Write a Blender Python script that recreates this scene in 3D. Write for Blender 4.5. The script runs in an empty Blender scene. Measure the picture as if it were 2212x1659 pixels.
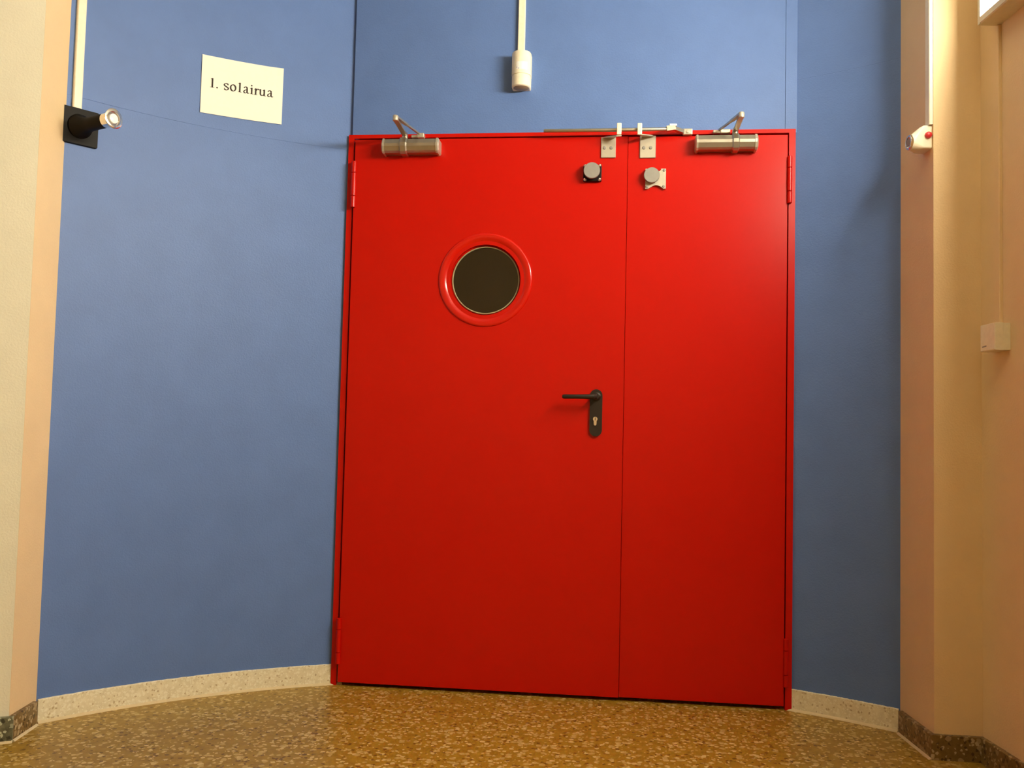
import bpy, bmesh, math, random
from mathutils import Vector, Matrix

# ------------------------------------------------------------------ camera, world, exposure
scene = bpy.context.scene
COL = scene.collection
cam_data = bpy.data.cameras.new('camera')
cam_data.sensor_width = 36.0
cam_data.lens = 32.575
cam_data.clip_start = 0.02
cam = bpy.data.objects.new('camera', cam_data)
COL.objects.link(cam)
_r = Vector((0.99320961, 0.11390669, 0.0236628))
_u = Vector((-0.0172897, -0.05661656, 0.99824628))
_f = Vector((-0.11504664, 0.99187692, 0.0542627))
_m = Matrix((( _r.x, _u.x, -_f.x), (_r.y, _u.y, -_f.y), (_r.z, _u.z, -_f.z))).to_4x4()
_m.translation = Vector((1.05835, -3.43964, 0.95541))
cam.matrix_world = _m
scene.camera = cam

world = bpy.data.worlds.new('world')
scene.world = world
world.use_nodes = True
bg = world.node_tree.nodes['Background']
bg.inputs[0].default_value = (1.0, 0.8, 0.6, 1)
bg.inputs[1].default_value = 0.0

LAMP_STRENGTH = 146.0      # wall luminaire beside the doors
FILL_STRENGTH = 2.0       # unseen fill panel added under the ceiling
LAMP_COLOR = (1.0, 0.92, 0.72)
scene.view_settings.view_transform = 'Standard'
scene.view_settings.look = 'None'
scene.view_settings.exposure = 0.0
scene.view_settings.gamma = 1.0
scene.view_settings.use_curve_mapping = False

# ------------------------------------------------------------------ materials
def _mat(name):
    m = bpy.data.materials.new(name)
    m.use_nodes = True
    nt = m.node_tree
    return m, nt, nt.nodes['Principled BSDF']

def _coords(nt, scale=None):
    tc = nt.nodes.new('ShaderNodeNewGeometry')
    return tc.outputs['Position']

def _noise(nt, vec, scale, detail=3.0, rough=0.6):
    n = nt.nodes.new('ShaderNodeTexNoise')
    n.inputs['Scale'].default_value = scale
    n.inputs['Detail'].default_value = detail
    n.inputs['Roughness'].default_value = rough
    nt.links.new(vec, n.inputs['Vector'])
    return n.outputs['Fac']

def _ramp(nt, fac, stops):
    r = nt.nodes.new('ShaderNodeValToRGB')
    e = r.color_ramp.elements
    while len(e) < len(stops): e.new(0.5)
    for el, (p, c) in zip(e, stops):
        el.position = p
        el.color = (*c, 1) if len(c) == 3 else c
    nt.links.new(fac, r.inputs['Fac'])
    return r.outputs['Color']

def _bump(nt, b, fac, strength, dist):
    n = nt.nodes.new('ShaderNodeBump')
    n.inputs['Strength'].default_value = strength
    n.inputs['Distance'].default_value = dist
    nt.links.new(fac, n.inputs['Height'])
    nt.links.new(n.outputs['Normal'], b.inputs['Normal'])

def paint_mat(name, col, rough=0.6, var=0.06, bump=0.35, bscale=170, bdist=0.0025, spec=0.35):
    m, nt, b = _mat(name)
    v = _coords(nt)
    big = _noise(nt, v, 7.0, 4)
    c0 = tuple(x * (1 - var) for x in col); c1 = tuple(min(1, x * (1 + var)) for x in col)
    nt.links.new(_ramp(nt, big, [(0.3, c0), (0.7, c1)]), b.inputs['Base Color'])
    b.inputs['Roughness'].default_value = rough
    b.inputs['Specular IOR Level'].default_value = spec
    if bump:
        _bump(nt, b, _noise(nt, v, bscale, 2.5, 0.55), bump, bdist)
    return m

def plain_mat(name, col, rough=0.4, metal=0.0, spec=0.5, var=0.03):
    m, nt, b = _mat(name)
    v = _coords(nt)
    n = _noise(nt, v, 60.0, 2)
    c0 = tuple(x * (1 - var) for x in col); c1 = tuple(min(1, x * (1 + var)) for x in col)
    nt.links.new(_ramp(nt, n, [(0.35, c0), (0.65, c1)]), b.inputs['Base Color'])
    b.inputs['Roughness'].default_value = rough
    b.inputs['Metallic'].default_value = metal
    b.inputs['Specular IOR Level'].default_value = spec
    return m

def terrazzo_mat(name, base0, base1, light, dark, scale=85.0, lt=0.77, dk=0.20, rough=0.35, spec=0.4):
    """crushed-stone chips: voronoi cells, some pale, some dark, on a mottled base"""
    m, nt, b = _mat(name)
    v = _coords(nt)
    base = _ramp(nt, _noise(nt, v, 28.0, 5, 0.7), [(0.32, base0), (0.68, base1)])
    warp = nt.nodes.new('ShaderNodeTexNoise')
    warp.inputs['Scale'].default_value = 90.0
    nt.links.new(v, warp.inputs['Vector'])
    mixv = nt.nodes.new('ShaderNodeVectorMath'); mixv.operation = 'MULTIPLY_ADD'
    mixv.inputs[1].default_value = (0.012, 0.012, 0.012)
    nt.links.new(warp.outputs['Color'], mixv.inputs[0]); nt.links.new(v, mixv.inputs[2])
    cur = base
    for k, (sc, col, thr, lo) in enumerate(((scale, light, lt, False), (scale * 1.7, light, lt + 0.03, False),
                                            (scale * 1.25, dark, dk, True), (scale * 0.8, tuple(0.5 * (a + c) for a, c in zip(base1, light)), 0.74, False))):
        vo = nt.nodes.new('ShaderNodeTexVoronoi')
        vo.inputs['Scale'].default_value = sc
        off = nt.nodes.new('ShaderNodeVectorMath'); off.operation = 'ADD'
        off.inputs[1].default_value = (3.1 * k, 1.7 * k, 0.9 * k)
        nt.links.new(mixv.outputs[0], off.inputs[0]); nt.links.new(off.outputs[0], vo.inputs['Vector'])
        sep = nt.nodes.new('ShaderNodeSeparateColor')
        nt.links.new(vo.outputs['Color'], sep.inputs[0])
        cmp_ = nt.nodes.new('ShaderNodeMath'); cmp_.operation = 'LESS_THAN' if lo else 'GREATER_THAN'
        cmp_.inputs[1].default_value = thr
        nt.links.new(sep.outputs[0], cmp_.inputs[0])
        core = nt.nodes.new('ShaderNodeMath'); core.operation = 'LESS_THAN'
        core.inputs[1].default_value = 0.48
        nt.links.new(vo.outputs['Distance'], core.inputs[0])
        mul = nt.nodes.new('ShaderNodeMath'); mul.operation = 'MULTIPLY'
        nt.links.new(cmp_.outputs[0], mul.inputs[0]); nt.links.new(core.outputs[0], mul.inputs[1])
        sc2 = nt.nodes.new('ShaderNodeMath'); sc2.operation = 'MULTIPLY'; sc2.inputs[1].default_value = 0.75
        nt.links.new(mul.outputs[0], sc2.inputs[0])
        mx = nt.nodes.new('ShaderNodeMix'); mx.data_type = 'RGBA'
        nt.links.new(sc2.outputs[0], mx.inputs[0])
        nt.links.new(cur, mx.inputs[6]); mx.inputs[7].default_value = (*col, 1)
        cur = mx.outputs[2]
    nt.links.new(cur, b.inputs['Base Color'])
    b.inputs['Roughness'].default_value = rough
    b.inputs['Specular IOR Level'].default_value = spec
    return m

def emit_mat(name, col, strength):
    m, nt, b = _mat(name)
    b.inputs['Base Color'].default_value = (0.9, 0.9, 0.85, 1)
    b.inputs['Emission Color'].default_value = (*col, 1)
    b.inputs['Emission Strength'].default_value = strength
    b.inputs['Roughness'].default_value = 0.4
    return m

M = {}
M['blue'] = paint_mat('blue_wall_paint', (0.112, 0.200, 0.47), rough=0.5, var=0.05)
M['peach'] = paint_mat('peach_wall_paint', (0.80, 0.60, 0.34), rough=0.55, var=0.03)
M['cream'] = paint_mat('cream_wall_paint', (0.84, 0.81, 0.65), rough=0.6, var=0.03)
M['white_ceiling'] = paint_mat('white_ceiling_paint', (0.50, 0.47, 0.40), rough=0.8, bump=0.1)
M['red'] = paint_mat('red_door_enamel', (0.53, 0.005, 0.001), rough=0.27, var=0.02, bump=0.06, bscale=260, bdist=0.001, spec=0.26)
M['void_wall'] = plain_mat('dark_corridor_paint', (0.25, 0.2, 0.14), rough=0.8)
M['floor'] = terrazzo_mat('brown_terrazzo', (0.28, 0.155, 0.013), (0.39, 0.235, 0.024), (0.68, 0.51, 0.22), (0.12, 0.050, 0.008), scale=62, lt=0.84, dk=0.13)
M['base_pale'] = terrazzo_mat('pale_terrazzo', (0.70, 0.63, 0.42), (0.86, 0.80, 0.58), (0.90, 0.86, 0.68), (0.45, 0.33, 0.16), scale=110, dk=0.10)
M['base_dark'] = terrazzo_mat('dark_terrazzo', (0.14, 0.085, 0.025), (0.24, 0.15, 0.05), (0.55, 0.45, 0.28), (0.04, 0.02, 0.008), scale=70, lt=0.86, dk=0.3)
M['base_grey'] = terrazzo_mat('grey_green_terrazzo', (0.10, 0.10, 0.06), (0.22, 0.22, 0.14), (0.62, 0.66, 0.5), (0.03, 0.03, 0.02), scale=60, lt=0.75, dk=0.3)
M['grout'] = plain_mat('pale_grout', (0.66, 0.54, 0.32), rough=0.7)
M['alu'] = plain_mat('satin_aluminium', (0.50, 0.46, 0.37), rough=0.33, metal=0.9)
M['steel'] = plain_mat('zinc_plated_steel', (0.56, 0.52, 0.42), rough=0.40, metal=0.6)
M['chrome'] = plain_mat('polished_chrome', (0.85, 0.83, 0.78), rough=0.14, metal=1.0)
M['disc'] = plain_mat('grey_armature_steel', (0.30, 0.29, 0.26), rough=0.5, metal=0.35)
M['black'] = plain_mat('black_plastic', (0.007, 0.0055, 0.004), rough=0.55, spec=0.18)
M['handle'] = plain_mat('black_handle_plastic', (0.018, 0.011, 0.006), rough=0.42)
M['dark_slot'] = plain_mat('dark_slot', (0.02, 0.015, 0.01), rough=0.6)
M['ivory'] = plain_mat('ivory_plastic', (0.88, 0.82, 0.64), rough=0.35)
M['white_face'] = plain_mat('white_magnet_face', (0.92, 0.92, 0.9), rough=0.25)
M['lens'] = plain_mat('brown_lens_plastic', (0.34, 0.24, 0.12), rough=0.4)
M['paper'] = plain_mat('white_paper', (0.93, 0.90, 0.80), rough=0.8, spec=0.15, var=0.01)
M['ink'] = plain_mat('dark_grey_ink', (0.055, 0.045, 0.04), rough=0.8, spec=0.1)
M['blue_ink'] = plain_mat('blue_ink', (0.05, 0.06, 0.3), rough=0.7)
M['button'] = plain_mat('red_button_plastic', (0.62, 0.03, 0.035), rough=0.35)
M['rubber'] = plain_mat('pale_gasket', (0.42, 0.35, 0.2), rough=0.4)
M['lum_white'] = plain_mat('cream_enamel', (0.72, 0.66, 0.46), rough=0.4)
M['lamp'] = emit_mat('lit_diffuser', LAMP_COLOR, LAMP_STRENGTH)
def _dim_far_end(m, y_end, span, low):
    """emission lowered towards one end to weaken the light on pier and narrow leaf"""
    nt = m.node_tree; b = nt.nodes['Principled BSDF']
    sep = nt.nodes.new('ShaderNodeSeparateXYZ'); nt.links.new(_coords(nt), sep.inputs[0])
    mr = nt.nodes.new('ShaderNodeMapRange'); mr.interpolation_type = 'SMOOTHSTEP'
    mr.inputs['From Min'].default_value = y_end; mr.inputs['From Max'].default_value = y_end - span
    mr.inputs['To Min'].default_value = LAMP_STRENGTH * low; mr.inputs['To Max'].default_value = LAMP_STRENGTH
    nt.links.new(sep.outputs[1], mr.inputs['Value']); nt.links.new(mr.outputs['Result'], b.inputs['Emission Strength'])
_dim_far_end(M['lamp'], -0.56, 0.70, 0.12)
M['ceil_fill'] = emit_mat('ceiling_fill_diffuser', LAMP_COLOR, FILL_STRENGTH)

def glass_mat():
    m = bpy.data.materials.new('window_glass'); m.use_nodes = True
    nt = m.node_tree
    b = nt.nodes['Principled BSDF']
    b.inputs['Base Color'].default_value = (0.75, 0.66, 0.5, 1)
    b.inputs['Transmission Weight'].default_value = 1.0
    b.inputs['Roughness'].default_value = 0.06
    b.inputs['IOR'].default_value = 1.5
    return m
M['glass'] = glass_mat()

# ------------------------------------------------------------------ geometry helpers
class MB:
    """collects shapes in world coordinates, builds ONE mesh object"""
    def __init__(self):
        self.bm = bmesh.new()
    def faces(self, verts, faces):
        vs = [self.bm.verts.new(v) for v in verts]
        for f in faces:
            try: self.bm.faces.new([vs[i] for i in f])
            except ValueError: pass
        return vs
    def box(self, x0, x1, y0, y1, z0, z1, bevel=0.0, seg=2):
        t = bmesh.new()
        bmesh.ops.create_cube(t, size=1.0)
        for v in t.verts:
            v.co = Vector((x0 + (v.co.x + .5) * (x1 - x0), y0 + (v.co.y + .5) * (y1 - y0), z0 + (v.co.z + .5) * (z1 - z0)))
        if bevel:
            bmesh.ops.bevel(t, geom=t.edges[:] , offset=bevel, segments=seg, affect='EDGES', profile=0.5)
        self.merge(t); return self
    def merge(self, t, mat=None):
        if mat is not None: t.transform(mat)
        me = bpy.data.meshes.new('tmp'); t.to_mesh(me); t.free()
        self.bm.from_mesh(me); bpy.data.meshes.remove(me)
    def prism(self, pts, axis_a, axis_b, axis_n, o, depth, bevel=0.0):
        """polygon pts in (a,b) extruded along n by depth from origin o"""
        o = Vector(o); A = Vector(axis_a); B = Vector(axis_b); N = Vector(axis_n)
        t = bmesh.new()
        n = len(pts)
        v0 = [t.verts.new(o + A * p[0] + B * p[1]) for p in pts]
        v1 = [t.verts.new(o + A * p[0] + B * p[1] + N * depth) for p in pts]
        t.faces.new(v0[::-1]); t.faces.new(v1)
        for i in range(n):
            t.faces.new((v0[i], v0[(i + 1) % n], v1[(i + 1) % n], v1[i]))
        bmesh.ops.recalc_face_normals(t, faces=t.faces[:])
        if bevel:
            bmesh.ops.bevel(t, geom=t.edges[:], offset=bevel, segments=2, affect='EDGES', profile=0.5)
        self.merge(t); return self
    def loft(self, rings, cap=True):
        """list of equal-length vertex rings"""
        t = bmesh.new()
        R = [[t.verts.new(p) for p in ring] for ring in rings]
        n = len(R[0])
        for a, b in zip(R, R[1:]):
            for i in range(n):
                t.faces.new((a[i], a[(i + 1) % n], b[(i + 1) % n], b[i]))
        if cap:
            t.faces.new(R[0][::-1]); t.faces.new(R[-1])
        bmesh.ops.recalc_face_normals(t, faces=t.faces[:])
        self.merge(t); return self
    def lathe(self, o, axis, profile, n=32, cap=True):
        """profile = [(radius, distance along axis)]"""
        o = Vector(o); N = Vector(axis).normalized()
        A = N.orthogonal().normalized(); B = N.cross(A)
        rings = [[o + N * d + (A * math.cos(2 * math.pi * k / n) + B * math.sin(2 * math.pi * k / n)) * r for k in range(n)] for r, d in profile]
        return self.loft(rings, cap)
    def bar(self, p0, p1, w0, w1, t0, up=(0, 0, 1)):
        """tapered flat bar from p0 to p1, widths w0/w1, thickness t0"""
        p0 = Vector(p0); p1 = Vector(p1); d = (p1 - p0).normalized(); U = Vector(up); s = d.cross(U).normalized(); U = s.cross(d)
        def ring(p, w):
            return [p + s * w / 2 + U * t0 / 2, p - s * w / 2 + U * t0 / 2, p - s * w / 2 - U * t0 / 2, p + s * w / 2 - U * t0 / 2]
        return self.loft([ring(p0, w0), ring(p1, w1)])
    def build(self, name, mat, parent=None, smooth=False, origin=None, angle=0.6):
        bm = self.bm
        bmesh.ops.recalc_face_normals(bm, faces=bm.faces[:])
        xs = [v.co for v in bm.verts]
        if origin is None:
            origin = Vector(((min(v.x for v in xs) + max(v.x for v in xs)) / 2, (min(v.y for v in xs) + max(v.y for v in xs)) / 2, min(v.z for v in xs)))
        origin = Vector(origin)
        bm.transform(Matrix.Translation(-origin))
        me = bpy.data.meshes.new(name)
        bm.to_mesh(me); bm.free()
        if smooth:
            for p in me.polygons: p.use_smooth = True
            try: me.set_sharp_from_angle(angle=angle)
            except Exception: pass
        me.materials.append(M[mat])
        o = bpy.data.objects.new(name, me)
        COL.objects.link(o)
        W = origin
        o['_w'] = list(W)
        if parent is not None:
            o.parent = parent
            o.location = W - Vector(parent['_w'])
        else:
            o.location = W
        return o

def empty(name, loc):
    o = bpy.data.objects.new(name, None)
    o.empty_display_size = 0.05
    COL.objects.link(o)
    o.location = loc
    o['_w'] = list(loc)
    return o

def tag(o, label, cat=None, group=None, kind=None):
    if label: o['label'] = label
    if cat: o['category'] = cat
    if group: o['group'] = group
    if kind: o['kind'] = kind
    return o

def rounded_rect(w, h, r, n=6):
    pts = []
    for cx, cy, a0 in ((w / 2 - r, h / 2 - r, 0), (-w / 2 + r, h / 2 - r, 90), (-w / 2 + r, -h / 2 + r, 180), (w / 2 - r, -h / 2 + r, 270)):
        for k in range(n + 1):
            a = math.radians(a0 + 90 * k / n)
            pts.append((cx + r * math.cos(a), cy + r * math.sin(a)))
    return pts

X, Y, Z = (1, 0, 0), (0, 1, 0), (0, 0, 1)
OUT = (0, -1, 0)                     # out of the door, towards the hall

# ------------------------------------------------------------------ the setting
O = Vector((0.84, -1.80))            # centre of the round hall
RW, RB = 1.998, 1.990                # wall and skirting radius
HC = 2.90                            # ceiling height
A_L0 = math.radians(143.85)          # left arc from here ...
A_L1 = math.atan2(1.8215, -0.812)    # ... to the door panel
A_R0 = math.atan2(1.8215, 0.846)
A_R1 = math.radians(54.35)
def pol(a, r, z): return Vector((O.x + r * math.cos(a), O.y + r * math.sin(a), z))

def arc_wall(name, a0, a1, seam, label):
    mb = MB()
    zs = [0, seam - 0.001, seam - 0.0004, seam + 0.0004, seam + 0.001, HC]
    off = [0, 0, 0.0007, 0.0007, 0, 0]
    n = 40
    prof = [(RW + o_, z) for o_, z in zip(off, zs)] + [(RW + 0.12, HC), (RW + 0.12, 0)]
    rings = [[pol(a0 + (a1 - a0) * k / n, r, z) for r, z in prof] for k in range(n + 1)]
    mb.loft(rings)
    return tag(mb.build(name, 'blue', smooth=True, angle=0.5, origin=(0, 0, 0)), label, kind='structure')
arc_wall('wall_left', A_L0, A_L1 - 0.004, 2.045, 'curved blue wall carrying the paper sign')
arc_wall('wall_right', A_R1, A_R0 + 0.004, 2.285, 'curved blue wall strip in shade beside the peach pier')

# flat panel above the doors (slightly proud of the curved walls) with its side strip
mb = MB()
mb.box(0.013, 1.6475, 0.004, 0.16, 2.088, HC)
tag(mb.build('wall_front', 'blue', origin=(0, 0, 0)), 'flat blue wall panel above the red doors', kind='structure')
mb = MB()
mb.box(1.6490, 1.690, 0.0045, 0.16, 2.088, HC)
tag(mb.build('trim_1', 'blue', origin=(0, 0, 0)), 'narrow blue strip at the end of the panel above the doors', kind='structure')

# peach jambs, cream return, peach side wall
def poly_wall(name, pts, mat, label, z0=0.0, z1=HC):
    mb = MB()
    mb.prism([(p[0], p[1]) for p in pts], X, Y, Z, (0, 0, z0), z1 - z0)
    return tag(mb.build(name, mat, origin=(0, 0, 0)), label, kind='structure')
cl = pol(A_L0, RW, 0); cr = pol(A_R1, RW, 0)
J1 = Vector((2.030, -0.430)); J2 = Vector((2.172, -0.430)); d3 = Vector((0.12033, -0.99273)); n3 = Vector((-0.99273, -0.12033))
FAR = J2 + d3 * 4.3
poly_wall('wall_right_pier', [(cr.x, cr.y), (J1.x, J1.y), (J2.x, J2.y), (FAR.x, FAR.y), (FAR.x + .15, FAR.y), (J2.x + .3, J2.y + .1), (cr.x + .25, cr.y + .2)], 'peach', 'stepped peach wall with the lamp and conduits')
K1 = Vector((-0.745, -0.795))
poly_wall('wall_left_jamb', [(cl.x, cl.y), (K1.x, K1.y), (K1.x - .03, K1.y + .004), (cl.x - .12, cl.y + .05)], 'peach', 'narrow peach jamb at the end of the blue wall')
poly_wall('wall_left_return', [(K1.x - .0003, K1.y), (-3.0, -1.92), (-3.0, -1.75), (K1.x - .028, K1.y + .02)], 'cream', 'cream wall leading off past the jamb')
poly_wall('wall_back', [(-3.2, -4.7), (2.9, -4.7), (2.9, -4.85), (-3.2, -4.85)], 'peach', 'peach wall behind the viewer')
poly_wall('wall_left_end', [(-3.0, -1.7), (-3.0, -4.8), (-3.15, -4.8), (-3.15, -1.7)], 'peach', 'peach end wall of the side passage')

mb = MB(); mb.box(-3.3, 3.2, -4.9, 2.4, -0.1, 0.0)
tag(mb.build('floor', 'floor', origin=(0, 0, 0)), 'speckled brown terrazzo floor', kind='structure')
mb = MB(); mb.box(-3.3, 3.2, -4.9, 2.4, HC, HC + 0.1)
tag(mb.build('ceiling', 'white_ceiling', origin=(0, 0, 0)), 'pale ceiling', kind='structure')

# unlit room behind the doors, seen as darkness through the round pane
def void(name, *b):
    m_ = MB(); m_.box(*b)
    return tag(m_.build(name, 'void_wall', origin=(0, 0, 0)), 'wall of the dark room behind the doors', kind='structure')
void('wall_dark_end', -0.6, 2.3, 2.2, 2.3, 0, HC)
void('wall_dark_side', -0.7, -0.6, 0.30, 2.3, 0, HC)
void('wall_dark_side', 2.3, 2.4, 0.30, 2.3, 0, HC)
void('wall_dark_front', -0.6, 0.000, 0.17, 0.30, 0, HC)
void('wall_dark_front', 1.690, 2.3, 0.17, 0.30, 0, HC)

# skirting
def arc_base(name, a0, a1):
    r_ = random.Random(5)
    mb = MB(); n = 60
    rings = []
    for k in range(n + 1):
        a = a0 + (a1 - a0) * k / n
        h = 0.0745 + r_.uniform(-0.0007, 0.0007)
        rings.append([pol(a, r, z) for r, z in ((RB, 0), (RB, h - .002), (RB + .002, h), (RW + 0.01, h), (RW + 0.01, 0))])
    mb.loft(rings)
    o = mb.build(name, 'base_pale', origin=(0, 0, 0))
    mb = MB()
    mb.loft([[pol(a0 + (a1 - a0) * k / n, r, z) for r, z in ((RB - 0.009, 0.0), (RB - .006, .0035), (RB + .001, 0.008), (RB + .001, 0.0))] for k in range(n + 1)])
    mb.build('grout_line', 'grout', o)
    return o
tag(arc_base('baseboard_left', A_L0 - 0.002, A_L1 - 0.004), 'pale terrazzo skirting under the curved sign wall', kind='structure')
tag(arc_base('baseboard_right', A_R1 + 0.002, A_R0 + 0.006), 'pale terrazzo skirting under the shaded blue strip', kind='structure')

def line_base(name, p0, p1, mat, label, ext0=0, ext1=0, flip=1, grout=True):
    p0 = Vector(p0); p1 = Vector(p1); d = (p1 - p0).normalized(); n = Vector((d.y, -d.x)) * flip
    a = p0 - d * ext0; b = p1 + d * ext1
    mb = MB()
    def ring(p): return [Vector((*(p + n * o_), z)) for o_, z in ((0.014, 0), (0.014, 0.073), (0.012, 0.075), (-0.004, 0.075), (-0.004, 0))]
    mb.loft([ring(a), ring(b)])
    o = tag(mb.build(name, mat, origin=(0, 0, 0)), label, kind='structure')
    if grout:
        mb = MB()
        def ring(p): return [Vector((*(p + n * o_), z)) for o_, z in ((0.021, 0), (0.019, 0.003), (0.013, 0.006), (0.013, 0))]
        mb.loft([ring(a), ring(b)])
        mb.build('grout_line', 'grout', o)
    return o
line_base('baseboard_jamb', (cr.x, cr.y), J1, 'base_dark', 'dark terrazzo skirting on the jamb beside the blue strip', ext0=-0.02, ext1=0.014, flip=1)
line_base('baseboard_pier', J1, J2, 'base_dark', 'dark terrazzo skirting across the front of the peach pier', ext0=0.0, ext1=0.0, flip=1, grout=False)
line_base('baseboard_side', J2, FAR, 'base_dark', 'dark terrazzo skirting along the peach side wall', ext0=-0.014, flip=1, grout=False)
line_base('baseboard_inner', (cl.x, cl.y), K1, 'base_dark', 'brown terrazzo skirting on the narrow peach jamb', ext0=-0.02, ext1=0.0, flip=-1)
line_base('baseboard_return', K1, (-3.0, -1.92), 'base_grey', 'grey green terrazzo skirting under the cream wall', ext0=0.014, flip=-1)

# ------------------------------------------------------------------ the double door
DOOR = tag(empty('door_1', (0.84275, 0.02, 0.0)), 'red steel double fire door with a round window in its wider leaf', 'door', kind='structure')
W, H = 1.6855, 2.10
# frame: two jambs and head, face 22 mm, with a return behind
mb = MB()
pts = [(0, 0), (0, H), (W, H), (W, 0), (W - .0235, 0), (W - .0235, H - .0145), (.0215, H - .0145), (.0215, 0)]
mb.prism(pts, X, Z, Y, (0, 0.0, 0), 0.05)
pts = [(0.0, 0.0), (0.0, 2.06), (W, 2.06), (W, 0), (W - .055, 0), (W - .055, 2.02), (.055, 2.02), (.055, 0)]
mb.prism(pts, X, Z, Y, (0, 0.05, 0), 0.16)
tag(mb.build('door_frame', 'red', DOOR), 'thin red steel frame around both leaves')

def leaf_with_hole(x0, x1, z0, z1, y0, y1, c, r, lip=0.0):
    """leaf slab with a round opening"""
    mb = MB()
    n = 96
    angs = [2 * math.pi * k / n for k in range(n)]
    for sx, sz in ((x0, z0), (x1, z0), (x0, z1), (x1, z1)):
        angs.append(math.atan2(sz - c[1], sx - c[0]) % (2 * math.pi))
    angs = sorted(set(round(a, 6) for a in angs))
    def rect(a):
        dx, dz = math.cos(a), math.sin(a)
        t = min(((x1 if dx > 0 else x0) - c[0]) / dx if abs(dx) > 1e-9 else 1e9, ((z1 if dz > 0 else z0) - c[1]) / dz if abs(dz) > 1e-9 else 1e9)
        return c[0] + dx * t, c[1] + dz * t
    rings = []
    for y, inner in ((y0, True), (y0, False), (y1, False), (y1, True)):
        ring = []
        for a in angs:
            if inner: ring.append(Vector((c[0] + r * math.cos(a), y, c[1] + r * math.sin(a))))
            else:
                p = rect(a); ring.append(Vector((p[0], y, p[1])))
        rings.append(ring)
    mb.loft(rings + [rings[0]], cap=False)
    bmesh.ops.remove_doubles(mb.bm, verts=mb.bm.verts[:], dist=1e-6)
    return mb
WC = (0.549, 1.535)
mb = leaf_with_hole(0.0285, 1.0745, 0.0140, 2.0775, -0.007, 0.048, WC, 0.1345)
leaf_l = tag(mb.build('door_leaf', 'red', DOOR), 'wider red leaf with the round window and lever handle')
mb = MB()
mb.box(1.0757, 1.6575, -0.0025, 0.048, 0.0140, 2.0775, bevel=0.0012, seg=1)
leaf_r = tag(mb.build('door_leaf', 'red', DOOR), 'narrow plain red leaf')
mb = MB(); mb.box(1.05, 1.105, 0.049, 0.056, 0.02, 2.07)
tag(mb.build('meeting_strip', 'dark_slot', DOOR), 'dark strip behind the joint of the leaves')

# round window
mb = MB()
prof = [(0.1345, -0.02), (0.1345, -0.006), (0.1770, -0.006), (0.1785, 0.0), (0.1778, 0.0025), (0.1755, 0.0048), (0.1720, 0.0058), (0.1670, 0.0060), (0.1610, 0.0052), (0.1550, 0.0034), (0.1490, 0.0005), (0.1430, -0.0040), (0.1375, -0.0095), (0.1330, -0.0150), (0.1300, -0.018), (0.1285, -0.02)]
mb.lathe((WC[0], -0.007, WC[1]), OUT, prof + [prof[0]], n=96, cap=False)
bmesh.ops.remove_doubles(mb.bm, verts=mb.bm.verts[:], dist=1e-6)
tag(mb.build('window_ring', 'red', leaf_l, smooth=True, angle=1.2), 'glossy domed red ring around the pane')
M['red_gloss'] = paint_mat('red_ring_enamel', (0.56, 0.006, 0.001), rough=0.2, var=0.0, bump=0, spec=0.5)
mb = MB()
pr = [(0.1290, -0.0145), (0.1285, -0.0115), (0.1262, -0.0105), (0.1245, -0.0125), (0.1245, -0.0175), (0.1290, -0.0175)]
mb.lathe((WC[0], -0.007, WC[1]), OUT, pr + [pr[0]], n=96, cap=False)
bmesh.ops.remove_doubles(mb.bm, verts=mb.bm.verts[:], dist=1e-6)
tag(mb.build('window_gasket', 'rubber', leaf_l, smooth=True), 'pale bead around the dark glass')
mb = MB()
mb.lathe((WC[0], -0.007, WC[1]), OUT, [(0.1345, -0.024), (0.1345, -0.0178)], n=96)
tag(mb.build('window_pane', 'glass', leaf_l), 'round pane dark from the unlit room behind')
for o in COL.objects:
    if o.name == 'window_ring': o.data.materials[0] = M['red_gloss']

# hinges
def hinge(x, z0, z1, y, r):
    mb = MB()
    hgt = (z1 - z0 - 0.003) / 4
    segs = ((z0, z0 + hgt), (z0 + hgt + .0015, z0 + 3 * hgt + .0015), (z0 + 3 * hgt + .003, z1))
    for a, b in segs:
        mb.lathe((x, y, a), Z, [(r * .82, 0), (r, .001), (r, b - a - .001), (r * .82, b - a)], n=16)
    mb.box(x - 0.006, x + 0.006, y, 0.02, z0 + .004, z1 - .004)
    mb.build('hinge', 'red', DOOR, smooth=True)
hinge(0.0285, 1.812, 1.992, -0.0150, 0.0095)
hinge(1.6640, 1.822, 1.996, -0.0085, 0.0085)
hinge(0.0285, 0.082, 0.252, -0.0130, 0.0095)
hinge(1.6640, 0.082, 0.252, -0.0045, 0.0085)

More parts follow.
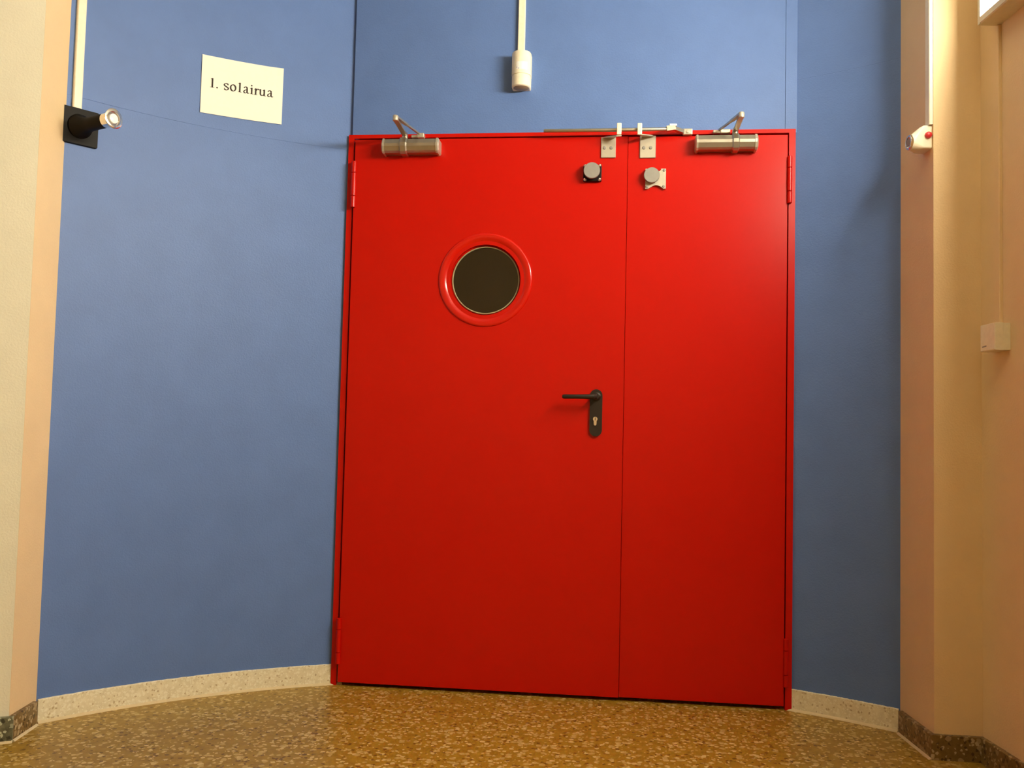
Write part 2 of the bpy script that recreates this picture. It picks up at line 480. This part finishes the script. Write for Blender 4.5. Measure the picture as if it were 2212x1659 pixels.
# overhead closers
def closer(x0, x1, collar, y0, pin, apex, shoe, label, arm_z=2.085):
    root = empty('door_closer', ((x0 + x1) / 2, y0, 2.013)); root.parent = DOOR
    root.location = Vector(root['_w']) - Vector(DOOR['_w'])
    tag(root, label)
    def prof(s=1.0, g=0.0):
        base = [(0, 0.0), (0.040, 0.0), (0.049, 0.006), (0.056, 0.022), (0.056, 0.033), (0.046, 0.051), (0.0, 0.051)]
        cy, cz = 0.028, 0.0255
        return [((cy + (p[0] - cy) * s) if p[0] > 0 else 0.0, cz + (p[1] - cz) * s) for p in base]
    def ring(x, s): return [Vector((x, y0 - p[0], 2.013 + p[1])) for p in prof(s)]
    mb = MB(); mb.loft([ring(x0 + .010, 1), ring(x1 - .012, 1)])
    tag(mb.build('closer_body', 'alu', root), 'long bevelled aluminium case')
    for xa, xb in ((x0, x0 + .010), (x1, x1 - .012)):
        mb = MB(); mb.loft([ring(xb, 1.10), ring(xa + (xb - xa) * .4, 1.10), ring(xa, 0.86)])
        mb.build('end_cap', 'steel', root)
    mb = MB(); mb.loft([ring(collar[0], 1.04), ring(collar[0] + .004, 1.20), ring(collar[1] - .004, 1.20), ring(collar[1], 1.04)])
    mb.build('collar', 'alu', root)
    P = Vector((pin, y0 - 0.030, arm_z)); A = Vector((apex[0], apex[1], arm_z)); S = Vector((shoe, -0.016, arm_z + .005))
    mb = MB()
    mb.lathe((P.x, P.y, 2.06), Z, [(0.011, 0), (0.011, arm_z - 2.06 - .004), (0.009, arm_z - 2.06 + .008)], n=20)
    mb.bar(P - Vector((0, 0, .001)), A - Vector((0, 0, .001)), 0.019, 0.017, 0.007)
    tag(mb.build('main_arm', 'alu', root, smooth=True), 'flat arm swung out from the case')
    mb = MB()
    A2 = A + Vector((0, 0, .0085)); S2 = S + Vector((0, 0, .004))
    mid = A2.lerp(S2, 0.45)
    mb.bar(A2, mid, 0.018, 0.012, 0.007)
    mb.bar(mid, S2, 0.0085, 0.0075, 0.006)
    mb.build('forearm', 'alu', root)
    mb = MB()
    mb.lathe((A.x, A.y, arm_z - .007), Z, [(0.009, 0), (0.0105, .002), (0.0105, .017), (0.009, .020)], n=20)
    tag(mb.build('arm_pivot', 'steel', root, smooth=True), 'bright pivot where the arms meet')
    return root, S
c1, S1 = closer(0.145, 0.367, (0.214, 0.243), -0.007, 0.231, (0.237, -0.215), 0.284, 'silver door closer with folded arm on the wider leaf')
mb = MB(); mb.box(0.274, 0.301, -0.024, 0.0, 2.079, 2.097, bevel=0.003)
mb.box(0.250, 0.276, -0.015, 0.0, 2.082, 2.092, bevel=0.002)
mb.build('arm_shoe', 'steel', c1)
c2, S2_ = closer(1.320, 1.545, (1.452, 1.478), -0.0025, 1.464, (1.466, -0.190), 1.408, 'silver door closer with folded arm on the narrow leaf')
mb = MB(); mb.box(1.411, 1.448, -0.022, 0.0, 2.081, 2.096, bevel=0.003)
mb.box(1.386, 1.413, -0.018, 0.0, 2.083, 2.094, bevel=0.002)
mb.build('arm_shoe', 'steel', c2)

# closing-order rod with its joint and bracket
co = empty('closing_rod', (1.0, -0.05, 2.087)); co.parent = DOOR; co.location = Vector(co['_w']) - Vector(DOOR['_w'])
tag(co, 'thin metal rod set across the top of both leaves')
mb = MB(); mb.lathe((0.762, -0.050, 2.0885), (0.460, 0, 0.0), [(0.0055, 0), (0.0068, .002), (0.0068, .458), (0.0055, .460)], n=16)
tag(mb.build('rod', 'alu', co, smooth=True), 'long brassy rod')
mb = MB()
mb.bar((1.214, -0.050, 2.089), (1.246, -0.046, 2.094), 0.020, 0.022, 0.018)
mb.bar((1.224, -0.052, 2.102), (1.250, -0.046, 2.104), 0.018, 0.014, 0.006)
mb.bar((1.243, -0.044, 2.092), (1.277, -0.018, 2.089), 0.018, 0.012, 0.013)
mb.build('rod_joint', 'alu', co)
mb = MB(); mb.box(1.276, 1.311, -0.020, 0.0, 2.078, 2.101, bevel=0.003)
mb.lathe((1.293, -0.018, 2.089), OUT, [(0.006, 0), (0.006, .004), (0.004, .005)], n=12)
tag(mb.build('rod_bracket', 'steel', co), 'small bright block fixing the rod to the frame')

# the two hook brackets riding under the rod
def hook_bracket(px0, px1, z0, z1, y0, fx, side, label):
    root = empty('hook_bracket', ((px0 + px1) / 2, y0, z0)); root.parent = DOOR
    root.location = Vector(root['_w']) - Vector(DOOR['_w'])
    tag(root, label)
    mb = MB(); mb.box(px0, px1, y0 - 0.006, y0, z0, z1, bevel=0.0015, seg=1)
    mb.build('plate', 'steel', root)
    mb = MB()          # curved tab: leaves the plate top, swings out and sideways to the finger
    cx = (px0 + px1) / 2
    n = 6; rings = []
    for k in range(n + 1):
        t = k / n
        w = 0.022 * (1 - t) + 0.009 * t
        c = Vector((cx + (fx - cx) * t ** 1.3, y0 - 0.004 - 0.062 * t ** 0.8, z1 - 0.003 - 0.012 * t))
        rings.append([c + Vector((-w, 0, .002)), c + Vector((w, 0, .002)), c + Vector((w, 0, -.002)), c + Vector((-w, 0, -.002))])
    mb.loft(rings)
    mb.build('tab', 'steel', root)
    mb = MB(); mb.box(fx - 0.0085, fx + 0.0085, y0 - 0.0725, y0 - 0.0625, 2.062, 2.106, bevel=0.003)
    tag(mb.build('finger', 'ivory', root), 'upright pale finger in front of the rod')
    for sx in (-0.0125, 0.0125):
        mb = MB()
        mb.lathe((cx + sx - .002, y0 - 0.006, 2.033), OUT, [(0.0062, 0), (0.0062, .0012), (0.0045, .0026)], n=14)
        mb.box(cx + sx - .006, cx + sx + .002, y0 - 0.0090, y0 - 0.0083, 2.0324, 2.0336)
        mb.build('screw', 'disc', root)
    return root
hook_bracket(0.975, 1.030, 1.996, 2.074, -0.007, 1.0415, 1, 'pale steel hook bracket on the wider leaf')
hook_bracket(1.119, 1.178, 1.995, 2.079, -0.0025, 1.1165, -1, 'pale steel hook bracket on the narrow leaf')

# hold-open armature plates
r1 = empty('hold_open_plate', (0.9455, -0.007, 1.904)); r1.parent = DOOR; r1.location = Vector(r1['_w']) - Vector(DOOR['_w'])
tag(r1, 'black square base with a grey disc on the wider leaf')
mb = MB(); mb.box(0.911, 0.979, -0.023, -0.007, 1.905, 1.969, bevel=0.003)
mb.lathe((0.945, -0.023, 1.937), OUT, [(0.022, 0), (0.018, .014)], n=24)
mb.build('base_block', 'black', r1)
for sx, sz in ((0.918, 1.911), (0.972, 1.911), (0.918, 1.963), (0.972, 1.963)):
    mb = MB(); mb.lathe((sx, -0.023, sz), OUT, [(0.0065, 0), (0.0065, .002), (0.004, .005), (0.0, .006)], n=14, cap=False)
    tag(mb.build('screw', 'chrome', r1, smooth=True), 'shiny round screw head')
mb = MB(); mb.lathe((0.9432, -0.036, 1.9395), OUT, [(0.028, 0), (0.0305, .002), (0.0305, .008), (0.029, .010)], n=40)
tag(mb.build('disc', 'disc', r1, smooth=True), 'flat grey steel disc')

r2 = empty('hold_open_plate', (1.179, -0.0025, 1.879)); r2.parent = DOOR; r2.location = Vector(r2['_w']) - Vector(DOOR['_w'])
tag(r2, 'pale metal plate with a grey disc on the narrow leaf')
mb = MB()
w = 0.0375
pts = []
for k in range(9):                      # concave lower edge between two feet
    t = k / 8
    pts.append((-w + 0.014 + t * (2 * w - 0.024), -w + 0.013 * math.sin(math.pi * t) ** 0.8))
pts = [(-w, -w), (-w + 0.010, -w)] + pts[1:-1] + [(w - 0.009, -w), (w, -w), (w, w), (w - .018, w)]
for k in range(7):                      # shallow scoop in the upper edge
    t = k / 6
    pts.append((w - 0.018 - t * 0.022, w - 0.010 * math.sin(math.pi * (0.15 + 0.85 * t)) ** 1.0))
pts += [(-w, w)]
mb.prism(pts, X, Z, OUT, (1.179, -0.0025, 1.9145), 0.012)
mb.build('base_plate', 'steel', r2)
mb = MB(); mb.lathe((1.1640, -0.0145, 1.9235), OUT, [(0.020, 0), (0.020, .008), (0.027, .009), (0.029, .011), (0.029, .017), (0.0275, .019)], n=40)
tag(mb.build('disc', 'disc', r2, smooth=True), 'flat grey steel disc')
for sx, sz in ((1.2095, 1.9455), (1.2085, 1.8850), (1.1475, 1.8840)):
    mb = MB(); mb.lathe((sx, -0.0145, sz), OUT, [(0.005, 0), (0.005, .0015), (0.003, .003)], n=12)
    mb.build('screw', 'disc', r2)

# lever handle
hd = empty('door_handle', (0.976, -0.007, 0.956)); hd.parent = DOOR; hd.location = Vector(hd['_w']) - Vector(DOOR['_w'])
tag(hd, 'black lever handle with a long rounded plate')
mb = MB()
mb.prism([(p[0], p[1]) for p in rounded_rect(0.046, 0.173, 0.0225, 8)], X, Z, OUT, (0.9745, -0.007, 1.0420), 0.009)
mb.build('backplate', 'handle', hd)
mb = MB()
mb.lathe((0.9755, -0.016, 1.1015), OUT, [(0.0165, 0), (0.0165, .004), (0.011, .008), (0.0105, .034)], n=24)
path = [((0.979, -0.046, 1.1005), .0095, .0105), ((0.968, -0.057, 1.1000), .0092, .0100), ((0.950, -0.059, 1.0992), .0085, .0090), ((0.90, -0.059, 1.0985), .0080, .0082), ((0.858, -0.058, 1.0980), .0078, .0082), ((0.852, -0.0575, 1.0980), .0050, .0055)]
rings = []
for (px, py, pz), ry, rz in path:
    rings.append([Vector((px, py + ry * math.cos(2 * math.pi * k / 14), pz + rz * math.sin(2 * math.pi * k / 14))) for k in range(14)])
mb.loft(rings)
tag(mb.build('lever', 'handle', hd, smooth=True), 'straight round black lever')
mb = MB()
cyl = [(0.0085 * math.cos(math.radians(a)), 0.0085 * math.sin(math.radians(a))) for a in range(-50, 231, 20)]
cyl = cyl + [(-0.0049, -0.020), (-0.003, -0.0235), (0.003, -0.0235), (0.0049, -0.020)]
mb.prism(cyl, X, Z, OUT, (0.9725, -0.016, 1.0190), 0.004)
tag(mb.build('lock_cylinder', 'chrome', hd), 'bright keyhole cylinder')
mb = MB(); mb.box(0.9715, 0.9735, -0.0206, -0.0198, 1.014, 1.024)
mb.build('key_slot', 'dark_slot', hd)

# ------------------------------------------------------------------ wall luminaire (gives the main light)
LZ0, LZ1 = 2.228, 2.43
LS0, LS1 = 0.113, 1.95               # distance along the side wall
LD = 0.066
def w3(s, off, z): return Vector((*(J2 + d3 * s + n3 * off), z))
LUM = tag(empty('wall_lamp', w3((LS0 + LS1) / 2, 0.0, LZ0)), 'long lit lamp box high on the peach side wall', 'lamp')
mb = MB()
def lring(s, e=0.0): return [w3(s, 0.0005, LZ0 + e), w3(s, LD - .004, LZ0 + e), w3(s, LD, LZ0 + .003 + e), w3(s, LD, LZ0 + .021), w3(s, LD - .006, LZ0 + .021), w3(s, LD - .006, LZ1 - .021), w3(s, LD, LZ1 - .021), w3(s, LD, LZ1), w3(s, 0.0005, LZ1)]
mb.loft([lring(LS0 + .013), lring(LS1 - .013)])
tag(mb.build('lamp_housing', 'lum_white', LUM), 'cream metal housing')
for a, b in ((LS0, LS0 + .013), (LS1, LS1 - .013)):
    mb = MB()
    mb.loft([[w3(s, o_, z) for o_, z in ((0.0005, LZ0), (LD, LZ0), (LD, LZ1), (0.0005, LZ1))] for s in (a, b)])
    mb.build('end_plate', 'lum_white', LUM)
mb = MB()
mb.loft([[w3(s, o_, z) for o_, z in ((LD - .0055, LZ0 + .0215), (LD - .001, LZ0 + .0215), (LD - .001, LZ1 - .0215), (LD - .0055, LZ1 - .0215))] for s in (LS0 + .0135, LS1 - .0135)])
tag(mb.build('diffuser', 'lamp', LUM), 'glowing white diffuser')

# unseen ceiling panel, added as weak fill for the cream wall
def fill_panel(x, y):
    root = tag(empty('ceiling_fill_lamp', (x, y, HC - 0.03)), 'square lit ceiling panel added out of view as fill light', 'lamp')
    mb = MB(); s = 0.3
    for a in ((x - s, x + s, y - s, y - s + .03), (x - s, x + s, y + s - .03, y + s), (x - s, x - s + .03, y - s, y + s), (x + s - .03, x + s, y - s, y + s)):
        mb.box(a[0], a[1], a[2], a[3], HC - 0.03, HC - 0.0005)
    mb.build('panel_frame', 'lum_white', root)
    mb = MB(); mb.box(x - s + .03, x + s - .03, y - s + .03, y + s - .03, HC - 0.02, HC - 0.001)
    mb.build('diffuser', 'ceil_fill', root)
fill_panel(-1.7, -2.2)

# ------------------------------------------------------------------ things on the walls
# paper sign, following the curved wall
SA0 = math.atan2(-0.3010 - O.y, -0.4615 - O.x); SA1 = math.atan2(-0.1230 - O.y, -0.2240 - O.x)
SW, SH = 0.2975, 0.2145
def sgn(u, v, off):
    """u metres from the left edge, v metres up from the lower edge"""
    a = SA0 + (SA1 - SA0) * (u / SW)
    return pol(a, RW - off, 2.0945 + 0.0115 * (u / SW) + v)
mb = MB(); n = 12
grid = []
for k in range(n + 1):
    u = SW * k / n
    row = []
    for v in (0, SH * .5, SH * .86, SH):
        lift = 0.004 * max(0, (u / SW - .80) / .2) * max(0, (v / SH - .7) / .3)
        row.append((sgn(u, v, 0.0035 + lift), sgn(u, v, 0.0029 + lift)))
    grid.append(row)
rings = [[p[0] for p in row] + [p[1] for p in row[::-1]] for row in grid]
mb.loft(rings)
SIGN = tag(mb.build('paper_sign', 'paper', smooth=False), 'white paper sheet reading 1. solairua on the blue wall', 'sign')

# broad-nib serif lettering: strokes whose width follows their direction
def letter_mesh():
    XH = 0.0245
    TH, TN = 0.0061, 0.0025
    quads = []
    def stroke(pts, wmul=1.0):
        out = []
        for i, p in enumerate(pts):
            a = pts[max(0, i - 1)]; b = pts[min(len(pts) - 1, i + 1)]
            dx, dy = b[0] - a[0], b[1] - a[1]
            L = math.hypot(dx, dy) or 1
            ang = math.atan2(dy, dx)
            w_ = TN + (TH - TN) * abs(math.sin(ang - math.radians(20))) ** 1.2
            w_ *= wmul
            nx, ny = -dy / L, dx / L
            out.append(((p[0] + nx * w_ / 2, p[1] + ny * w_ / 2), (p[0] - nx * w_ / 2, p[1] - ny * w_ / 2)))
        for (a, b), (c, d) in zip(out, out[1:]): quads.append((a, b, d, c))
    def rect(x0, x1, y0, y1): quads.append(((x0, y0), (x1, y0), (x1, y1), (x0, y1)))
    def curve(f, n=14): return [f(k / n) for k in range(n + 1)]
    def arc(cx, cy, rx, ry, a0, a1, n=16): return [(cx + rx * math.cos(math.radians(a0 + (a1 - a0) * k / n)), cy + ry * math.sin(math.radians(a0 + (a1 - a0) * k / n))) for k in range(n + 1)]
    def serif(x, y, w_=0.0105): rect(x - w_ / 2, x + w_ / 2, y, y + 0.0014)
    def flag(x, y):            # slanted head serif to the left of a stem
        quads.append(((x - .0065, y - .0040), (x - .0020, y - .0062), (x + .0020, y - .0005), (x + .0020, y)))
    BY = 0.0985                # baseline above the lower edge of the sheet
    def tx(px): return (px - 205) / 975 * SW
    # 1
    x = tx(334); h = 0.0345
    rect(x - TH * .5, x + TH * .5, BY, BY + h); flag(x, BY + h + .001); serif(x, BY, .015)
    # .
    d = arc(tx(391), BY + .0026, .0030, .0030, 0, 360, 12)
    for i in range(12): quads.append(((tx(391), BY + .0026), d[i], d[i + 1], d[i + 1]))
    # s
    x0, x1 = tx(470), tx(528); cx = (x0 + x1) / 2; rx = (x1 - x0) / 2 - .0015
    top = arc(cx, BY + XH * .74, rx, XH * .24, 25, 200, 12); bot = arc(cx, BY + XH * .26, rx, XH * .26, 20, -155, 12)
    stroke(top + bot, 0.95)
    rect(x1 - .0030, x1 - .0014, BY + XH * .72, BY + XH * .98); rect(x0 + .0008, x0 + .0024, BY + XH * .02, BY + XH * .30)
    # o
    x0, x1 = tx(541), tx(619)
    stroke(arc((x0 + x1) / 2, BY + XH / 2, (x1 - x0) / 2 - TH * .45, XH / 2 - TN * .3, 0, 360, 32))
    # l
    x = tx(660); rect(x - TH * .48, x + TH * .48, BY, BY + 0.0360); flag(x, BY + .0365); serif(x, BY, .0125)
    # a (twice)
    for xa, xb in ((tx(700), tx(772)), (tx(988), tx(1064))):
        wd = xb - xa; xs = xa + wd * .66
        rect(xs - TH * .46, xs + TH * .46, BY + .004, BY + XH * .76)
        stroke(arc(xa + wd * .42, BY + XH * .72, wd * .26, XH * .26, 10, 165, 10), .95)
        stroke([(xs, BY + XH * .60), (xa + wd * .40, BY + XH * .50), (xa + wd * .18, BY + XH * .36), (xa + wd * .12, BY + XH * .22), (xa + wd * .20, BY + XH * .06), (xa + wd * .38, BY + XH * .03), (xs, BY + XH * .20)], .9)
        stroke([(xs, BY + .0050), (xs + wd * .12, BY + .0012), (xb, BY + .0022)], 1.0)
    # i
    x = tx(803); rect(x - TH * .48, x + TH * .48, BY, BY + XH); flag(x, BY + XH + .0005); serif(x, BY, .0125)
    d = arc(x - .0005, BY + XH + .0078, .0030, .0030, 0, 360, 12)
    for i in range(12): quads.append(((x - .0005, BY + XH + .0078), d[i], d[i + 1], d[i + 1]))
    # r
    x = tx(851); rect(x - TH * .48, x + TH * .48, BY, BY + XH); flag(x, BY + XH + .0005); serif(x, BY, .0125)
    stroke([(x + .002, BY + XH * .70), (x + .0050, BY + XH * .90), (x + .0085, BY + XH * .95), (x + .0118, BY + XH * .84)], 1.05)
    # u
    xa, xb = tx(908), tx(955)
    rect(xa - TH * .48, xa + TH * .48, BY + XH * .25, BY + XH); flag(xa, BY + XH + .0003)
    rect(xb - TH * .48, xb + TH * .48, BY, BY + XH); flag(xb, BY + XH + .0003)
    stroke([(xa, BY + XH * .27), (xa + .002, BY + XH * .09), (xa + .006, BY + XH * .035), (xb - .004, BY + XH * .10), (xb - .001, BY + XH * .26)], 1.0)
    rect(xb, xb + .0065, BY, BY + .0014)
    MBS = {}
    for q in quads:
        mb = MBS.setdefault(min(p[0] for p in q) < tx(440), MB())
        pts = []
        for p in q:
            if not pts or (abs(p[0] - pts[-1][0]) + abs(p[1] - pts[-1][1])) > 1e-7: pts.append(p)
        f = [sgn(p[0], p[1], 0.0040) for p in pts]; b = [sgn(p[0], p[1], 0.0036) for p in pts]
        k = len(pts)
        if k < 3: continue
        mb.faces(f + b, [list(range(k)), list(range(2 * k - 1, k - 1, -1))] + [[i, (i + 1) % k, k + (i + 1) % k, k + i] for i in range(k)])
    return MBS
for first, mb in letter_mesh().items():
    tag(mb.build('printed_number' if first else 'printed_word', 'ink', SIGN), 'dark grey serif figure 1 with a full stop' if first else 'dark grey serif word solairua')

def trunk_arc(name, a_mid, w_, z0, z1, d_, label):
    da = w_ / 2 / RW
    mb = MB()
    prof = [(-da, -.001), (-da, d_ - .003), (-da * .8, d_), (da * .8, d_), (da, d_ - .003), (da, -.001)]
    mb.loft([[pol(a_mid + a, RW - o_, z) for a, o_ in prof] for z in (z0, z1)])
    return tag(mb.build(name, 'ivory'), label, 'conduit')
# black magnetic hold-open on the curved wall
MP = Vector((-0.737, -0.5935, 1.944))
ma = math.atan2(MP.y - O.y, MP.x - O.x)
nrm = Vector((math.cos(ma), math.sin(ma), 0)) * -1; tan = Vector((-nrm.y, nrm.x, 0)) 
MPw = pol(ma, RW, 1.944)
MAG = tag(empty('door_magnet', MPw - Vector((0, 0, .06))), 'black door holding magnet with a silver ring on the blue wall', 'magnet')
mb = MB()
mb.prism(rounded_rect(0.118, 0.121, 0.004, 3), tan, Z, nrm, MPw + nrm * -0.001, 0.012, bevel=0.0015)
mb.build('wall_plate', 'black', MAG)
for dx, dz in ((0.010, 0.018), (-0.016, -0.012)):
    pass
axis = Vector((0.90798, -0.41901, 0.0)); tip = MPw + nrm * 0.0 + Vector((0, 0, 0))
face = Vector((-0.57804, -0.66443, 1.944))
start = MPw + nrm * 0.008
ax = (face - start).normalized(); L = (face - start).length
mb = MB()
mb.lathe(start, ax, [(0.042, 0.0), (0.038, .012), (0.026, .03), (0.023, .06), (0.023, L - .045), (0.020, L - .040)], n=32)
tag(mb.build('arm', 'black', MAG, smooth=True), 'black flared stalk')
mb = MB()
prof = [(0.020, L - .042), (0.0245, L - .040), (0.0255, L - .006), (0.0315, L - .005), (0.0325, L - .001), (0.0300, L), (0.0225, L), (0.0215, L - .006), (0.001, L - .006)]
mb.lathe(start, ax, prof, n=48)
tag(mb.build('magnet_ring', 'chrome', MAG, smooth=True, angle=0.7), 'silver ring at the end of the stalk')
mb = MB(); mb.lathe(start, ax, [(0.0155, L - .0059), (0.0155, L - .001), (0.014, L)], n=40)
tag(mb.build('magnet_face', 'white_face', MAG, smooth=True), 'bright round magnet core')
trunk_arc('cable_conduit', math.atan2(-0.604 - O.y, -0.7435 - O.x), 0.029, 2.004, HC - .002, 0.013, 'ivory conduit running up from the black magnet')

# detector over the doors with its conduit
PY = 0.004
mb = MB()
DET = tag(empty('wall_sensor', (0.670, PY, 2.262)), 'ivory cylindrical sensor on the flat blue panel above the doors', 'sensor')
def dring(z, r, yc):
    ring = []
    for k in range(25):
        a = math.pi + math.pi * k / 24
        ring.append(Vector((0.670 + r * math.cos(a), yc + r * math.sin(a), z)))
    ring += [Vector((0.670 + r, PY + .0005, z)), Vector((0.670 - r, PY + .0005, z))]
    return ring
yc = PY - 0.030
mb.loft([dring(2.3075, .0350, yc), dring(2.3085, .0365, yc), dring(2.392, .0365, yc), dring(2.396, .034, yc)])
mb.build('sensor_body', 'ivory', DET, smooth=True)
mb = MB()
mb.loft([dring(2.2620, .0310, yc), dring(2.2650, .0350, yc), dring(2.3055, .0355, yc), dring(2.3070, .0340, yc), dring(2.3080, .0330, yc)])
mb.build('sensor_cap', 'ivory', DET, smooth=True)
mb = MB(); mb.lathe((0.670, yc - .001, 2.2625), (0, 0, -1), [(0.0285, 0), (0.0285, .001), (0.022, .004), (0.0, .006)], n=32, cap=False)
tag(mb.build('sensor_lens', 'lens', DET, smooth=True), 'brownish lens underneath')
mb = MB()       # small white patch on the sensor body, with two specks of print
R_ = 0.0367
def cyl_pt(a, z, r=R_): return Vector((0.670 + r * math.sin(a), yc - r * math.cos(a), z))
mb.loft([[cyl_pt(a, 2.322), cyl_pt(a, 2.352), cyl_pt(a, 2.352, R_ - .001), cyl_pt(a, 2.322, R_ - .001)] for a in [-0.45 + 0.1 * k for k in range(13)]])
st = tag(mb.build('white_patch', 'white_face', DET), 'small white patch on the sensor body')
trunk = MB(); trunk.box(0.6515, 0.6785, PY - 0.014, PY + 0.0, 2.394, HC - .002, bevel=0.002, seg=1)
tag(trunk.build('cable_conduit', 'ivory'), 'ivory conduit dropping to the sensor above the doors', 'conduit')
for a, z in ((-0.42, 2.3285), (-0.22, 2.3245)):
    mb = MB()
    mb.loft([[cyl_pt(a + da, z, R_ + .0003), cyl_pt(a + da, z + .0022, R_ + .0003), cyl_pt(a + da, z + .0022, R_ - .0003), cyl_pt(a + da, z, R_ - .0003)] for da in (0, .04, .09)])
    mb.build('print_mark', 'blue_ink', DET)

# white magnet with the red button on the right jamb
dj = Vector((0.09645, -0.99534, 0)); nj = Vector((-0.99534, -0.09645, 0))
def jb(y, off, z):
    t = (y - cr.y) / (J1.y - cr.y)
    return Vector((cr.x + (J1.x - cr.x) * t, y, z)) + nj * off
RM = tag(empty('door_magnet', jb(-0.385, 0, 1.890)), 'ivory door holding magnet with a red button on the peach jamb', 'magnet')
def sq(cy, cz, w_, h_, r_, off):
    return [jb(cy, off, cz) + dj * -p[0] + Vector((0, 0, p[1])) for p in rounded_rect(w_, h_, r_, 5)]
mb = MB()
mb.loft([sq(-0.387, 1.9285, .066, .075, .006, 0.0005), sq(-0.387, 1.9285, .066, .075, .006, 0.024), sq(-0.390, 1.9250, .062, .072, .012, 0.034), sq(-0.396, 1.9190, .054, .064, .022, 0.046), sq(-0.400, 1.9145, .048, .053, .0235, 0.056), sq(-0.400, 1.9140, .046, .051, .0225, 0.060)])
mb.build('magnet_case', 'ivory', RM, smooth=True, angle=0.9)
nose = jb(-0.402, 0.058, 1.9140)
mb = MB(); mb.lathe(nose, nj, [(0.0215, 0), (0.0235, .003), (0.0235, .008), (0.0215, .010), (0.0175, .010), (0.0165, .006), (0.001, .006)], n=40)
tag(mb.build('magnet_ring', 'chrome', RM, smooth=True, angle=0.7), 'metal ring at the nose')
mb = MB(); mb.lathe(nose, nj, [(0.0125, .0059), (0.0125, .009), (0.0115, .010)], n=32)
tag(mb.build('magnet_core', 'disc', RM, smooth=True), 'grey magnet core')
bp = jb(-0.4205, 0.0125, 1.9330)
mb = MB(); mb.lathe(bp, dj, [(0.0105, -0.004), (0.0105, .004), (0.0098, .007), (0.007, .0092), (0.003, .0102), (0.0, .0104)], n=28, cap=False)
tag(mb.build('release_button', 'button', RM, smooth=True), 'round red push button')
mb = MB()
def jring(z): return [jb(-0.3965, 0.0003, z), jb(-0.3965, 0.010, z), jb(-0.399, .012, z), jb(-0.425, .012, z), jb(-0.4275, .010, z), jb(-0.4275, 0.0003, z)]
mb.loft([jring(1.966), jring(HC - .002)])
tag(mb.build('cable_conduit', 'ivory'), 'ivory conduit on the peach jamb above the red button', 'conduit')

# junction box on the side wall and the painted conduit between it and the lamp
JB = tag(empty('junction_box', w3(0.125, 0, 1.236)), 'small ivory junction box on the peach side wall', 'box')
mb = MB()
def bring(off, e=0.0): return [w3(0.082 + e, off, 1.236 + e), w3(0.166 - e, off, 1.236 + e), w3(0.166 - e, off, 1.316 - e), w3(0.082 + e, off, 1.316 - e)]
mb.loft([bring(0.0005), bring(0.022)])
mb.build('box_base', 'ivory', JB)
mb = MB(); mb.loft([bring(0.0225, -.0008), bring(0.044, 0.0), bring(0.046, .002)])
mb.build('box_lid', 'ivory', JB)
mb = MB()
mb.loft([[w3(s, o_, z) for o_, z in ((0.0459, 1.2475 + dz), (0.0464, 1.2475 + dz), (0.0464, 1.2515 + dz), (0.0459, 1.2515 + dz))] for s, dz in ((0.094, 0), (0.118, 0.0015))])
tag(mb.build('print_mark', 'disc', JB), 'faint grey print on the lid')
mb = MB()
mb.loft([[w3(s, o_, z) for s, o_ in ((0.094, 0.0003), (0.094, .008), (0.0965, .010), (0.123, .010), (0.1255, .008), (0.1255, 0.0003))] for z in (1.3165, LZ0 - .0005)])
tag(mb.build('cable_conduit', 'peach'), 'peach painted conduit between the lamp and the junction box', 'conduit')

for o in list(bpy.data.objects):
    if '_w' in o: del o['_w']
